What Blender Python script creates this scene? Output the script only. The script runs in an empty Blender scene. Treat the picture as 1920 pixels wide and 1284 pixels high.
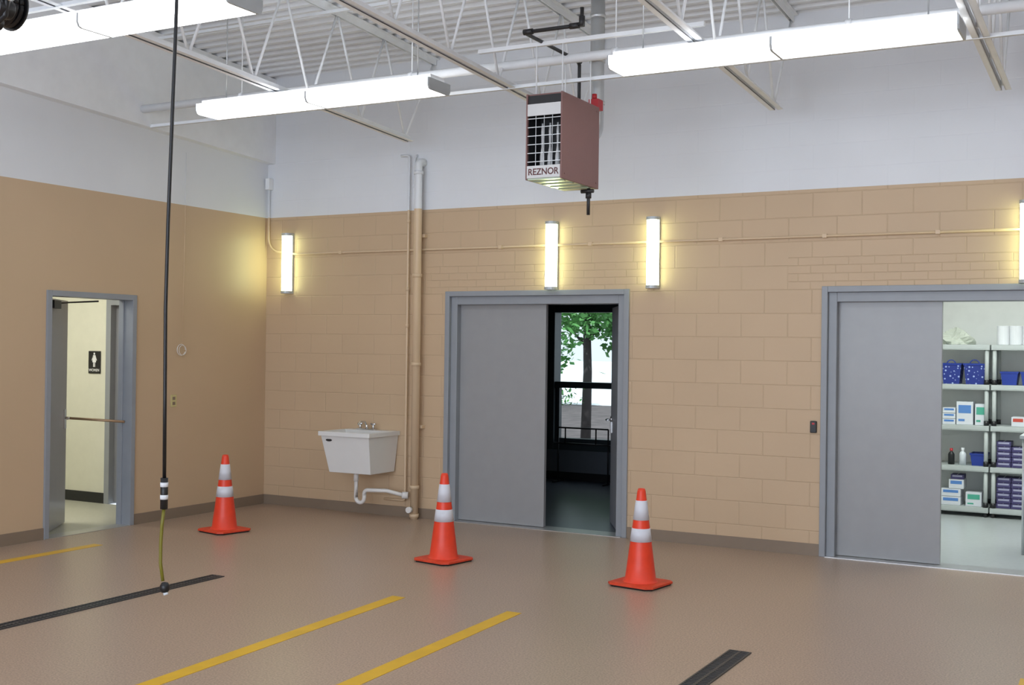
import bpy, math, random
from mathutils import Vector, Matrix
random.seed(7)
scene=bpy.context.scene
scene.view_settings.view_transform='Standard'
COL=scene.collection
ORI={}
# ------------------------------------------------------------------ materials
def newmat(name):
    m=bpy.data.materials.new(name); m.use_nodes=True
    return m,m.node_tree.nodes,m.node_tree.links,m.node_tree.nodes['Principled BSDF']
def mat(name,col,rough=.5,metal=0,var=.06,scale=8,bump=0,emit=0,ecol=None,bscale=60):
    m,N,L,B=newmat(name)
    tc=N.new('ShaderNodeTexCoord')
    nz=N.new('ShaderNodeTexNoise'); nz.inputs['Scale'].default_value=scale; nz.inputs['Detail'].default_value=3
    L.new(tc.outputs['Object'],nz.inputs['Vector'])
    mr=N.new('ShaderNodeMapRange'); mr.inputs[3].default_value=1-var; mr.inputs[4].default_value=1+var
    L.new(nz.outputs['Fac'],mr.inputs[0])
    mx=N.new('ShaderNodeVectorMath'); mx.operation='SCALE'; mx.inputs[0].default_value=col[:3]
    L.new(mr.outputs[0],mx.inputs['Scale']); L.new(mx.outputs[0],B.inputs['Base Color'])
    B.inputs['Roughness'].default_value=rough; B.inputs['Metallic'].default_value=metal
    if bump:
        n2=N.new('ShaderNodeTexNoise'); n2.inputs['Scale'].default_value=bscale
        L.new(tc.outputs['Object'],n2.inputs['Vector'])
        b=N.new('ShaderNodeBump'); b.inputs['Strength'].default_value=bump; b.inputs['Distance'].default_value=.005
        L.new(n2.outputs['Fac'],b.inputs['Height']); L.new(b.outputs[0],B.inputs['Normal'])
    if emit:
        B.inputs['Emission Color'].default_value=(*(ecol or col)[:3],1); B.inputs['Emission Strength'].default_value=emit
    return m
TAN=(.585,.425,.275); WHT=(.77,.79,.83); PZ=3.08
def math_(N,L,op,a,b=None):
    n=N.new('ShaderNodeMath'); n.operation=op
    for i,x in enumerate((a,b)):
        if x is None: continue
        if isinstance(x,(int,float)): n.inputs[i].default_value=x
        else: L.new(x,n.inputs[i])
    return n.outputs[0]
def twotone(name,blocks=False,rough=.42,tan=TAN):
    m,N,L,B=newmat(name)
    g=N.new('ShaderNodeNewGeometry'); sp=N.new('ShaderNodeSeparateXYZ'); L.new(g.outputs['Position'],sp.inputs[0])
    nz=N.new('ShaderNodeTexNoise'); nz.inputs['Scale'].default_value=1.3; nz.inputs['Detail'].default_value=4
    L.new(g.outputs['Position'],nz.inputs['Vector'])
    fac=math_(N,L,'GREATER_THAN',sp.outputs[2],PZ)
    mx=N.new('ShaderNodeMix'); mx.data_type='RGBA'
    mx.inputs[6].default_value=(*tan,1); mx.inputs[7].default_value=(*WHT,1); L.new(fac,mx.inputs[0])
    mr=N.new('ShaderNodeMapRange'); mr.inputs[3].default_value=.94; mr.inputs[4].default_value=1.06; L.new(nz.outputs['Fac'],mr.inputs[0])
    vs=N.new('ShaderNodeVectorMath'); vs.operation='SCALE'; L.new(mx.outputs[2],vs.inputs[0])
    h=None
    if blocks:
        cb=N.new('ShaderNodeCombineXYZ'); L.new(sp.outputs[0],cb.inputs[0]); L.new(sp.outputs[2],cb.inputs[1])
        def br(w,hh,ms):
            b=N.new('ShaderNodeTexBrick'); b.inputs['Scale'].default_value=1; b.inputs['Brick Width'].default_value=w; b.inputs['Row Height'].default_value=hh
            b.inputs['Mortar Size'].default_value=ms; b.inputs['Mortar Smooth'].default_value=.7; b.offset=.5
            b.inputs['Color1'].default_value=(1,1,1,1); b.inputs['Color2'].default_value=(.98,.98,.98,1); b.inputs['Mortar'].default_value=(.95,.95,.95,1)  # mortar tinted darker: mild groove shade and some dirt put into the colour
            L.new(cb.outputs[0],b.inputs['Vector']); return b
        b1=br(.4064,.2032,.006); b2=br(.21,.0677,.005)
        z=sp.outputs[2]; x=sp.outputs[0]
        inz=math_(N,L,'MULTIPLY',math_(N,L,'GREATER_THAN',z,2.235),math_(N,L,'LESS_THAN',z,2.51))
        ix1=math_(N,L,'MULTIPLY',math_(N,L,'GREATER_THAN',x,2.05),math_(N,L,'LESS_THAN',x,4.44))
        ix2=math_(N,L,'GREATER_THAN',x,5.69)
        msk=math_(N,L,'MULTIPLY',inz,math_(N,L,'ADD',ix1,ix2))
        mc=N.new('ShaderNodeMix'); mc.data_type='RGBA'; L.new(msk,mc.inputs[0]); L.new(b1.outputs['Color'],mc.inputs[6]); L.new(b2.outputs['Color'],mc.inputs[7])
        mf=N.new('ShaderNodeMix'); mf.data_type='FLOAT'; L.new(msk,mf.inputs[0]); L.new(b1.outputs['Fac'],mf.inputs[2]); L.new(b2.outputs['Fac'],mf.inputs[3])
        vm=N.new('ShaderNodeVectorMath'); vm.operation='MULTIPLY'; L.new(vs.outputs[0],vm.inputs[0]); L.new(mc.outputs[2],vm.inputs[1])
        mw=N.new('ShaderNodeMix'); mw.data_type='RGBA'; L.new(fac,mw.inputs[0]); L.new(vm.outputs[0],mw.inputs[6]); L.new(vs.outputs[0],mw.inputs[7])
        L.new(mw.outputs[2],B.inputs['Base Color'])
        n3=N.new('ShaderNodeTexNoise'); n3.inputs['Scale'].default_value=25; L.new(g.outputs['Position'],n3.inputs['Vector'])
        inv=math_(N,L,'SUBTRACT',1.0,mf.outputs[0])
        amp=math_(N,L,'SUBTRACT',1.0,math_(N,L,'MULTIPLY',fac,.8))
        h=math_(N,L,'ADD',math_(N,L,'MULTIPLY',inv,amp),math_(N,L,'MULTIPLY',n3.outputs['Fac'],.15))
        bp=N.new('ShaderNodeBump'); bp.inputs['Strength'].default_value=.5; bp.inputs['Distance'].default_value=.007
    else:
        L.new(vs.outputs[0],B.inputs['Base Color'])
        n3=N.new('ShaderNodeTexNoise'); n3.inputs['Scale'].default_value=9; L.new(g.outputs['Position'],n3.inputs['Vector'])
        h=n3.outputs['Fac']; bp=N.new('ShaderNodeBump'); bp.inputs['Strength'].default_value=.12; bp.inputs['Distance'].default_value=.01
    L.new(mr.outputs[0],vs.inputs['Scale'])
    L.new(h,bp.inputs['Height']); L.new(bp.outputs[0],B.inputs['Normal'])
    B.inputs['Roughness'].default_value=rough
    return m
M_back=twotone('painted_block',True,.5); M_left=twotone('painted_plaster',False,.42); M_pipe=twotone('painted_pipe',False,.4,(.68,.51,.34))
def floor_mat():
    m,N,L,B=newmat('epoxy_floor')
    g=N.new('ShaderNodeNewGeometry')
    n1=N.new('ShaderNodeTexNoise'); n1.inputs['Scale'].default_value=90; n1.inputs['Detail'].default_value=2
    n2=N.new('ShaderNodeTexNoise'); n2.inputs['Scale'].default_value=.8; n2.inputs['Detail'].default_value=1
    L.new(g.outputs['Position'],n1.inputs['Vector']); L.new(g.outputs['Position'],n2.inputs['Vector'])
    r=N.new('ShaderNodeValToRGB'); e=r.color_ramp.elements
    e[0].position=.3; e[0].color=(.31,.223,.163,1); e[1].position=.7; e[1].color=(.54,.405,.31,1)
    L.new(n1.outputs['Fac'],r.inputs[0])
    mr=N.new('ShaderNodeMapRange'); mr.inputs[3].default_value=.93; mr.inputs[4].default_value=1.07; L.new(n2.outputs['Fac'],mr.inputs[0])
    vs=N.new('ShaderNodeVectorMath'); vs.operation='SCALE'; L.new(r.outputs[0],vs.inputs[0]); L.new(mr.outputs[0],vs.inputs['Scale'])
    L.new(vs.outputs[0],B.inputs['Base Color'])
    B.inputs['Roughness'].default_value=.33
    bp=N.new('ShaderNodeBump'); bp.inputs['Strength'].default_value=.2; bp.inputs['Distance'].default_value=.002
    L.new(n1.outputs['Fac'],bp.inputs['Height']); L.new(bp.outputs[0],B.inputs['Normal'])
    return m
M_floor=floor_mat()
M_white=mat('white_paint',(.88,.90,.93),.6)
M_deck=mat('deck_paint',(.80,.82,.86),.5)
M_frame=mat('grey_frame_paint',(.29,.31,.34),.4,bump=.05)
M_leaf=mat('grey_door_paint',(.31,.315,.325),.28,bump=.08,bscale=20)
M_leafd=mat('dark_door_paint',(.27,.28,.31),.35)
M_base=mat('rubber_base',(.24,.18,.13),.5)
M_blackbase=mat('black_rubber',(.015,.016,.018),.45)
M_black=mat('black_plastic',(.012,.012,.014),.4)
M_blackpipe=mat('black_iron',(.02,.02,.022),.45,bump=.2)
M_chrome=mat('chrome',(.75,.76,.78),.15,1,.02)
M_steel=mat('galvanised',(.62,.64,.66),.35,.7,.1)
M_alum=mat('aluminium',(.6,.6,.6),.35,.8)
M_brass=mat('brass_bar',(.42,.28,.17),.35,.6)
M_lens=mat('lit_lens',(.9,.9,.9),.4,emit=5.2,ecol=(.95,.98,1.0),var=.01)
M_slens=mat('lit_sconce_lens',(.9,.95,.8),.4,emit=9.5,ecol=(.86,1.0,.54),var=.01)
M_capgrey=mat('fixture_grey',(.50,.53,.55),.4,.2)
M_orange=mat('cone_orange',(.82,.055,.02),.4,var=.12,scale=14)
M_orange2=mat('cone_base_orange',(.70,.06,.02),.5,var=.3,scale=20)
M_refl=mat('cone_band',(.68,.69,.76),.35,var=.1)
M_yellow=mat('yellow_line',(.76,.45,.015),.4,var=.15,scale=5)
M_sink=mat('sink_plastic',(.78,.78,.77),.3,var=.02)
M_pvc=mat('pvc_white',(.78,.76,.74),.35)
M_brown=mat('heater_brown',(.23,.115,.105),.45,bump=.1,bscale=40)
M_enamel=mat('heater_white',(.7,.7,.7),.35)
M_greenglow=mat('heater_bottom',(.50,.60,.47),.25,.4)  # greenish-white panel; its green glow is put into the colour, nothing emits
M_red=mat('red_valve',(.5,.02,.03),.4)
M_redtxt=mat('label_ink',(.12,.03,.03),.5)
M_hall=mat('hall_paint',(.70,.70,.60),.5)
M_hallfloor=mat('hall_floor',(.50,.50,.42),.3,var=.12,scale=30)
M_stfloor=mat('store_floor',(.50,.53,.53),.28,var=.08,scale=25)
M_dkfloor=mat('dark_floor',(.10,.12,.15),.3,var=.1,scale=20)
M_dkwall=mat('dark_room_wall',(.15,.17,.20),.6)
M_stwall=mat('store_wall',(.78,.80,.78),.5)
M_shelf=mat('shelf_plastic',(.50,.54,.53),.45)
M_blue=mat('blue_plastic',(.02,.05,.33),.4)
M_carton=mat('carton_white',(.72,.75,.80),.6)
M_cblue=mat('carton_blue',(.10,.25,.60),.5)
M_cgreen=mat('carton_green',(.08,.42,.30),.5)
M_cred=mat('carton_red',(.6,.08,.05),.5)
M_purple=mat('carton_purple',(.06,.05,.16),.5)
M_plum=mat('carton_strip',(.40,.40,.55),.5)
M_paper=mat('paper_roll',(.80,.82,.85),.7)
M_cloth=mat('cloth_pale',(.62,.66,.58),.8,bump=.6,bscale=30)
M_bottle=mat('bottle_clear',(.75,.8,.85),.2)
M_hose=mat('hose_black',(.01,.01,.012),.4)
M_yhose=mat('hose_yellow',(.20,.18,.02),.4)
M_outlet=mat('outlet_plate',(.60,.52,.25),.4)
M_winframe=mat('window_frame_dark',(.045,.06,.07),.4)
M_bark=mat('bark',(.07,.06,.06),.9)
M_leafg=mat('leaf_green',(.13,.36,.10),.6,var=.5,scale=3)
M_mulch=mat('mulch',(.11,.09,.088),.9,var=.8,scale=2.5,bump=.8,bscale=20)
M_pave=mat('pavement',(.80,.83,.85),.8)
M_gratei=mat('grate_iron',(.06,.065,.075),.4,.5)
def glass():
    m,N,L,B=newmat('window_glass'); 
    t=N.new('ShaderNodeBsdfTransparent'); t.inputs[0].default_value=(.92,.96,.97,1)
    gl=N.new('ShaderNodeBsdfGlossy'); gl.inputs['Roughness'].default_value=.02
    mx=N.new('ShaderNodeMixShader'); mx.inputs[0].default_value=.05
    L.new(t.outputs[0],mx.inputs[1]); L.new(gl.outputs[0],mx.inputs[2]); L.new(mx.outputs[0],N['Material Output'].inputs[0]); return m
M_glass=glass()
def basketmat():
    m,N,L,B=newmat('blue_pattern_fabric')
    tc=N.new('ShaderNodeTexCoord'); v=N.new('ShaderNodeTexVoronoi'); v.inputs['Scale'].default_value=28; L.new(tc.outputs['Object'],v.inputs['Vector'])
    r=N.new('ShaderNodeValToRGB'); e=r.color_ramp.elements; e[0].position=.22; e[0].color=(.45,.55,.85,1); e[1].position=.3; e[1].color=(.02,.04,.26,1)
    L.new(v.outputs['Distance'],r.inputs[0]); L.new(r.outputs[0],B.inputs['Base Color']); return m
M_basket=basketmat()
# ------------------------------------------------------------------ mesh helper
class G:
    def __init__(s): s.v=[];s.f=[];s.m=[];s.sm=[]
    def add(s,vs,fs,mi=0,sm=False):
        o=len(s.v); s.v+= [tuple(v) for v in vs]
        for f in fs:
            s.f.append(tuple(i+o for i in f)); s.m.append(mi); s.sm.append(sm)
        return s
    def box(s,lo,hi,mi=0):
        (a,b,c),(d,e,f)=lo,hi
        return s.add([(a,b,c),(d,b,c),(d,e,c),(a,e,c),(a,b,f),(d,b,f),(d,e,f),(a,e,f)],
          [(0,3,2,1),(4,5,6,7),(0,1,5,4),(1,2,6,5),(2,3,7,6),(3,0,4,7)],mi)
    def hexa(s,b,t,mi=0):
        return s.add(list(b)+list(t),[(0,3,2,1),(4,5,6,7),(0,1,5,4),(1,2,6,5),(2,3,7,6),(3,0,4,7)],mi)
    def cyl(s,p0,p1,r,n=16,mi=0,r2=None,caps=True):
        return s.tube([p0,p1],[r,r if r2 is None else r2],n,mi,caps)
    def tube(s,pts,r,n=10,mi=0,caps=True):
        P=[Vector(p) for p in pts]
        R=r if isinstance(r,(list,tuple)) else [r]*len(P)
        o=len(s.v); prev=None
        for i,p in enumerate(P):
            if i==0: d=P[1]-P[0]
            elif i==len(P)-1: d=P[-1]-P[-2]
            else: d=(P[i+1]-P[i]).normalized()+(P[i]-P[i-1]).normalized()
            if d.length<1e-9: d=P[i]-P[i-1]
            d.normalize()
            if prev is None:
                a=Vector((0,0,1)) if abs(d.z)<.9 else Vector((1,0,0))
                u=d.cross(a).normalized()
            else:
                u=(prev-d*prev.dot(d)).normalized()
            w=d.cross(u); prev=u
            for j in range(n):
                a=2*math.pi*j/n
                s.v.append(tuple(p+(u*math.cos(a)+w*math.sin(a))*R[i]))
        for i in range(len(P)-1):
            for j in range(n):
                a=o+i*n+j;b=o+i*n+(j+1)%n
                s.f.append((a,b,b+n,a+n)); s.m.append(mi); s.sm.append(True)
        if caps:
            s.f.append(tuple(o+j for j in reversed(range(n)))); s.m.append(mi); s.sm.append(False)
            s.f.append(tuple(o+(len(P)-1)*n+j for j in range(n))); s.m.append(mi); s.sm.append(False)
        return s
    def lathe(s,c,prof,n=24,mi=0,smooth=True):
        o=len(s.v)
        for (r,z) in prof:
            for j in range(n):
                a=2*math.pi*j/n; s.v.append((c[0]+r*math.cos(a),c[1]+r*math.sin(a),c[2]+z))
        for i in range(len(prof)-1):
            for j in range(n):
                a=o+i*n+j;b=o+i*n+(j+1)%n
                s.f.append((a,b,b+n,a+n)); s.m.append(mi); s.sm.append(smooth)
        return s
    def loft(s,b,t,th,floor,mi=0):
        def q(r,z,i=0): return [(r[0]+i,r[1]+i,z),(r[2]-i,r[1]+i,z),(r[2]-i,r[3]-i,z),(r[0]+i,r[3]-i,z)]
        v=q(b,b[4])+q(t,t[4])+q(t,t[4],th)+q(b,b[4]+floor,th)
        f=[(3,2,1,0)]
        for k in (0,4,8):
            for j in range(4): f.append((k+j,k+(j+1)%4,k+4+(j+1)%4,k+4+j))
        f.append((12,13,14,15))
        return s.add(v,f,mi)
    def build(s,name,mats,parent=None,origin=None,bevel=0,**props):
        if not isinstance(mats,(list,tuple)): mats=[mats]
        po=ORI[parent.name] if parent else Vector((0,0,0))
        o=Vector(origin) if origin is not None else (po if parent else Vector(s.center()))
        me=bpy.data.meshes.new(name)
        me.from_pydata([tuple(Vector(v)-o) for v in s.v],[],s.f)
        for m in mats: me.materials.append(m)
        for i,p in enumerate(me.polygons): p.material_index=s.m[i]; p.use_smooth=s.sm[i]
        me.update()
        ob=bpy.data.objects.new(name,me); COL.objects.link(ob)
        if parent: ob.parent=parent
        ob.location=o-po; ORI[ob.name]=o
        if bevel:
            b=ob.modifiers.new('bevel','BEVEL'); b.width=bevel; b.segments=2; b.limit_method='ANGLE'
        for k,vv in props.items(): ob[k]=vv
        return ob
    def center(s):
        xs=[v[0] for v in s.v];ys=[v[1] for v in s.v];zs=[v[2] for v in s.v]
        return ((min(xs)+max(xs))/2,(min(ys)+max(ys))/2,min(zs))
def root(name,loc,label=None,cat=None,**props):
    e=bpy.data.objects.new(name,None); e.empty_display_size=.1; COL.objects.link(e); e.location=loc; ORI[e.name]=Vector(loc)
    if label: e['label']=label
    if cat: e['category']=cat
    for k,v in props.items(): e[k]=v
    return e
def clone(ob,loc=None,parent=None):
    n=ob.copy(); COL.objects.link(n)
    if parent: n.parent=parent
    if loc is not None: n.location=loc; ORI[n.name]=Vector(loc)
    for c in list(ob.children): clone(c,None,n)
    return n
def text_mesh(name,txt,size,m,parent,loc,rot,sx=1,bold=0.0):
    cu=bpy.data.curves.new('t','FONT'); cu.body=txt; cu.size=size; cu.align_x='CENTER'; cu.align_y='CENTER'; cu.extrude=.0008; cu.offset=bold
    o=bpy.data.objects.new('t',cu); COL.objects.link(o)
    bpy.context.view_layer.update()
    me=bpy.data.meshes.new_from_object(o); bpy.data.objects.remove(o)
    me.name=name; me.materials.clear(); me.materials.append(m)
    ob=bpy.data.objects.new(name,me); COL.objects.link(ob); ob.parent=parent
    ob.location=Vector(loc)-ORI[parent.name]; ob.rotation_euler=rot; ob.scale=(sx,1,1)
    return ob
S={'kind':'structure'}
def arc(c,r,a0,a1,ax,n=6):
    out=[]
    for i in range(n+1):
        a=math.radians(a0+(a1-a0)*i/n); p=list(c); p[ax[0]]+=r*math.cos(a); p[ax[1]]+=r*math.sin(a); out.append(tuple(p))
    return out
# ------------------------------------------------------------------ shell
XR=12.5; YR=-14.0
G().box((0,YR,-.1),(XR,0,0)).build('floor',M_floor,**S)
D1=(2.28,4.24,2.26); D2=(5.98,7.88,2.26)
w=G()
for a,b,z in ((0-.15,D1[0],0),(D1[0],D1[1],D1[2]),(D1[1],D2[0],0),(D2[0],D2[1],D2[2]),(D2[1],XR,0)):
    w.box((a,0,z),(b,.2,4.72))
w.build('wall_back',M_back,**S)
LY0,LY1,LZ=-2.88,-1.86,2.16
w=G().box((-.15,LY1,0),(0,0,5.4)).box((-.15,LY0,LZ),(0,LY1,5.4)).box((-.15,YR,0),(0,LY0,5.4))
w.build('wall_left',M_left,**S)
G().box((XR,YR,0),(XR+.15,.2,5.4)).build('wall_right',M_left,**S)
G().box((-.15,YR-.15,0),(XR+.15,YR,5.4)).build('wall_rear',M_left,**S)
def zb(y): return 3.68+.05*(-y-.45)
def zd(y): return 4.57-.05*y
g=G().hexa([(0,YR,zb(YR)),(.1,YR,zb(YR)),(.1,-.001,zb(0)),(0,-.001,zb(0))],[(0,YR,zd(YR)),(.1,YR,zd(YR)),(.1,-.001,zd(0)),(0,-.001,zd(0))])
g.build('trim_1',M_white,**S)
vs=[];fs=[]; y=.2; pts=[]
pit=.152
while y>YR-.1:
    for dy,dz in ((0,0),(.045,0),(.060,.04),(.137,.04)):
        yy=y-dy; pts.append((yy,zd(yy)+dz))
    y-=pit
for (yy,z) in pts: vs+=[(-.15,yy,z),(XR+.15,yy,z)]
for i in range(len(pts)-1): fs.append((2*i,2*i+1,2*i+3,2*i+2))
top=len(vs); vs+=[(-.15,pts[0][0],pts[0][1]+.1),(XR+.15,pts[0][0],pts[0][1]+.1),(XR+.15,pts[-1][0],pts[-1][1]+.1),(-.15,pts[-1][0],pts[-1][1]+.1)]
fs.append((top,top+1,top+2,top+3))
G().add(vs,fs).build('ceiling',M_deck,**S)
g=G()
for a,b in ((0,D1[0]),(D1[1],D2[0]),(D2[1],XR)): g.box((a+.001,-.012,0),(b-.001,0,.10)); 
g.build('baseboard_back',M_base,**S)
g=G().box((0,LY1,0),(.012,-.012,.10)).box((0,YR,0),(.012,LY0,.10)); g.build('baseboard_left',M_base,**S)
# ------------------------------------------------------------------ doors
def frame_back(D,parent):
    x0,x1,zt=D; g=G()
    g.box((x0,-.02,0),(x0+.05,.2,zt)).box((x1-.05,-.02,0),(x1,.2,zt)).box((x0+.05,-.02,zt-.05),(x1-.05,.2,zt))
    g.box((x0+.05,.02,0),(x0+.12,.2,zt-.05)).box((x1-.12,.02,0),(x1-.05,.2,zt-.05)).box((x0+.12,.02,zt-.13),(x1-.12,.2,zt-.05))
    return g.build('door_frame',M_frame,parent,bevel=.004)
def lever(leaf,x,y,z,side,m=M_chrome):
    g=G().cyl((x,y,z),(x,y-.012,z),.03,16).cyl((x,y-.012,z),(x,y-.05,z),.010,10).tube([(x,y-.05,z),(x+side*.03,y-.055,z),(x+side*.11,y-.05,z)],.010,10)
    g.box((x-.02,y-.012,z-.13),(x+.02,y,z-.02))
    return g.build('door_handle',m,leaf)
d=root('door_1',(3.26,.1,0),kind='structure')
frame_back(D1,d)
G().box((2.40,.09,.01),(3.345,.135,2.13)).build('door_leaf',M_leaf,d,bevel=.002)
hx,hy=4.115,.10
lf=G().box((hx-.80,hy,.01),(hx,hy+.045,2.12)).build('door_leaf',M_leafd,d,origin=(hx,hy,0),bevel=.002)
lever(lf,hx-.73,hy,1.02,1)
for z in (.25,1.05,1.85): G().cyl((hx,hy-.006,z-.05),(hx,hy-.006,z+.05),.009,8).build('hinge',M_steel,d)
lf.rotation_euler=(0,0,-math.radians(60.5))
G().box((2.33,-.03,0),(4.19,.2,.006)).build('threshold',M_alum,d)
d=root('door_2',(6.93,.1,0),kind='structure')
frame_back(D2,d)
G().box((6.10,.09,.01),(6.925,.135,2.13)).build('door_leaf',M_leaf,d,bevel=.002)
G().box((7.72,.15,.01),(7.765,.95,2.12)).build('door_leaf',M_leafd,d,bevel=.002)
G().box((6.03,-.03,0),(7.83,.2,.006)).build('threshold',M_alum,d)
d=root('door_3',(-.07,-2.37,0),kind='structure')
g=G()
g.box((-.15,LY0,0),(.02,LY0+.05,LZ)).box((-.15,LY1-.05,0),(.02,LY1,LZ)).box((-.15,LY0+.05,LZ-.05),(.02,LY1-.05,LZ))
g.box((-.15,LY0+.05,0),(-.09,LY0+.065,LZ-.05)).box((-.15,LY1-.065,0),(-.09,LY1-.05,LZ-.05))
g.build('door_frame',M_frame,d,bevel=.003)
hy0=LY0+.07
lf=G().box((-.135,hy0,.01),(-.09,hy0+.86,LZ-.06)).build('door_leaf',M_leaf,d,origin=(-.09,hy0,0),bevel=.002)
g=G().box((-.09,hy0+.73,.9),(-.075,hy0+.80,1.08)).cyl((-.075,hy0+.77,1.0),(-.035,hy0+.77,1.0),.011).tube([(-.035,hy0+.77,1.0),(-.035,hy0+.65,1.0)],.011)
g.build('door_handle',M_chrome,lf)
g=G().box((-.09,hy0+.06,LZ-.15),(-.03,hy0+.32,LZ-.08)); g.build('door_closer',M_black,lf)
lf.rotation_euler=(0,0,math.radians(37))
G().tube([(-.52,-2.2,1.0),(-.3,-2.05,.985),(-.06,LY1-.06,.97)],.012,10).build('push_bar',M_brass,d)
G().tube([(-.25,-2.55,LZ-.10),(-.42,-2.25,LZ-.08),(-.12,-2.2,LZ-.07)],.008,8).build('closer_arm',M_black,d)
G().box((-.15,LY0,0),(.02,LY1,.005)).build('threshold',M_alum,d)
# ------------------------------------------------------------------ hall behind left door
G().box((-4,-5,-.1),(-.15,-.95,0)).build('floor_hall',M_hallfloor,**S)
g=G().box((-4,-.95,0),(-1.36,-.85,2.9)).box((-1.36,-.95,2.18),(-.2,-.85,2.9)).box((-.2,-.95,0),(-.15,-.85,2.9)); g.build('wall_hall',M_hall,**S)
G().box((-4.1,-5,0),(-4,-.85,2.9)).build('wall_hall_end',M_hall,**S)
G().box((-4,-5.1,0),(-.15,-5,2.9)).build('wall_hall_side',M_hall,**S)
G().box((-4.1,-5.1,2.9),(-.15,-.85,3.0)).build('ceiling_hall',M_hall,**S)
G().box((-4,-.962,0),(-1.37,-.95,.11)).build('baseboard_hall',M_blackbase,**S)
d=root('door_4',(-.78,-.9,0),kind='structure')
g=G().box((-1.36,-.97,0),(-1.29,-.85,2.18)).box((-.27,-.97,0),(-.2,-.85,2.18)).box((-1.29,-.97,2.11),(-.27,-.85,2.18)); g.build('door_frame',M_frame,d)
G().box((-1.29,-.90,.01),(-.27,-.86,2.11)).build('door_leaf',M_leafd,d)
sg=G().box((-1.63,-.960,1.38),(-1.45,-.951,1.62)).build('restroom_sign',M_black,bevel=.003,label='black plastic restroom sign with white woman figure',category='sign')
g=G(); cx=-1.54; yy=-.9605
def flat(g,pts): 
    n=len(pts); g.add([(x,yy-.001,z) for x,z in pts],[tuple(range(n))])
flat(g,[(cx+.012*math.cos(a*math.pi/8),1.592+.012*math.sin(a*math.pi/8)) for a in range(16)])
flat(g,[(cx-.018,1.577),(cx+.018,1.577),(cx+.028,1.50),(cx-.028,1.50)][::-1])
flat(g,[(cx-.018,1.577),(cx-.040,1.52),(cx-.032,1.517),(cx-.012,1.56)])
flat(g,[(cx+.018,1.577),(cx+.040,1.52),(cx+.032,1.517),(cx+.012,1.56)])
flat(g,[(cx-.014,1.50),(cx-.003,1.50),(cx-.003,1.45),(cx-.014,1.45)])
flat(g,[(cx+.014,1.50),(cx+.003,1.50),(cx+.003,1.45),(cx+.014,1.45)])
g.build('pictogram',M_paper,sg)
text_mesh('lettering','WOMEN',.040,M_paper,sg,(cx,yy-.001,1.415),(math.pi/2,0,0),1,.0004)
# ------------------------------------------------------------------ middle room + window
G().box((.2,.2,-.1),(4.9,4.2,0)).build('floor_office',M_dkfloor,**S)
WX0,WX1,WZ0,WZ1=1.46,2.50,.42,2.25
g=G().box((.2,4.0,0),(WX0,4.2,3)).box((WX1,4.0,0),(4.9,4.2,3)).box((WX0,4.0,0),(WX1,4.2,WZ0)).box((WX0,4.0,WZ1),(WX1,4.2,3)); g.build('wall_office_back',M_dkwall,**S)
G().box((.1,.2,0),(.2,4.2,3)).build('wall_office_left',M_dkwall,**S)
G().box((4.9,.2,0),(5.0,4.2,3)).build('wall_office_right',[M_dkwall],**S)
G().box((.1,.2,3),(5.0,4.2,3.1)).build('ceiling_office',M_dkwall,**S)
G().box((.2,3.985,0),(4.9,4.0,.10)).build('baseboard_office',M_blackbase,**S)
wd=root('window_1',((WX0+WX1)/2,4.1,WZ0),kind='structure')
g=G(); a,b=3.96,4.16
g.box((WX0-.03,a,WZ0-.03),(WX0+.06,b,WZ1+.03)).box((WX1-.06,a,WZ0-.03),(WX1+.03,b,WZ1+.03)).box((WX0+.06,a,WZ0-.03),(WX1-.06,b,WZ0+.06)).box((WX0+.06,a,WZ1-.06),(WX1-.06,b,WZ1+.03))
g.box((WX0+.06,a+.02,1.20),(WX1-.06,b-.04,1.28))
g.box((WX0+.06,a+.06,WZ0+.06),(WX0+.11,b-.06,1.2)).box((WX1-.11,a+.06,WZ0+.06),(WX1-.06,b-.06,1.2)).box((WX0+.11,a+.06,WZ0+.06),(WX1-.11,b-.06,WZ0+.12))
g.build('window_frame',M_winframe,wd,bevel=.004)
G().box((WX0+.06,4.09,WZ0+.06),(WX1-.06,4.096,WZ1-.06)).build('window_pane',M_glass,wd)
r=root('metal_stand',(2.05,3.7,0),'low black tubular metal stand below the window','stand')
g=G()
for z in (.50,.70): g.tube([(1.72,3.7,z),(2.42,3.7,z)],.010,8)
for x in (1.72,2.42): g.tube([(x,3.7,.0),(x,3.7,.70)],.010,8)
for x in (1.82,2.25): g.tube([(x,3.7,.50),(x,3.7,.70)],.010,8)
for x in (1.72,2.42): g.tube([(x,3.55,.012),(x,3.85,.012)],.011,8)
g.build('tube_frame',M_black,r)
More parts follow.
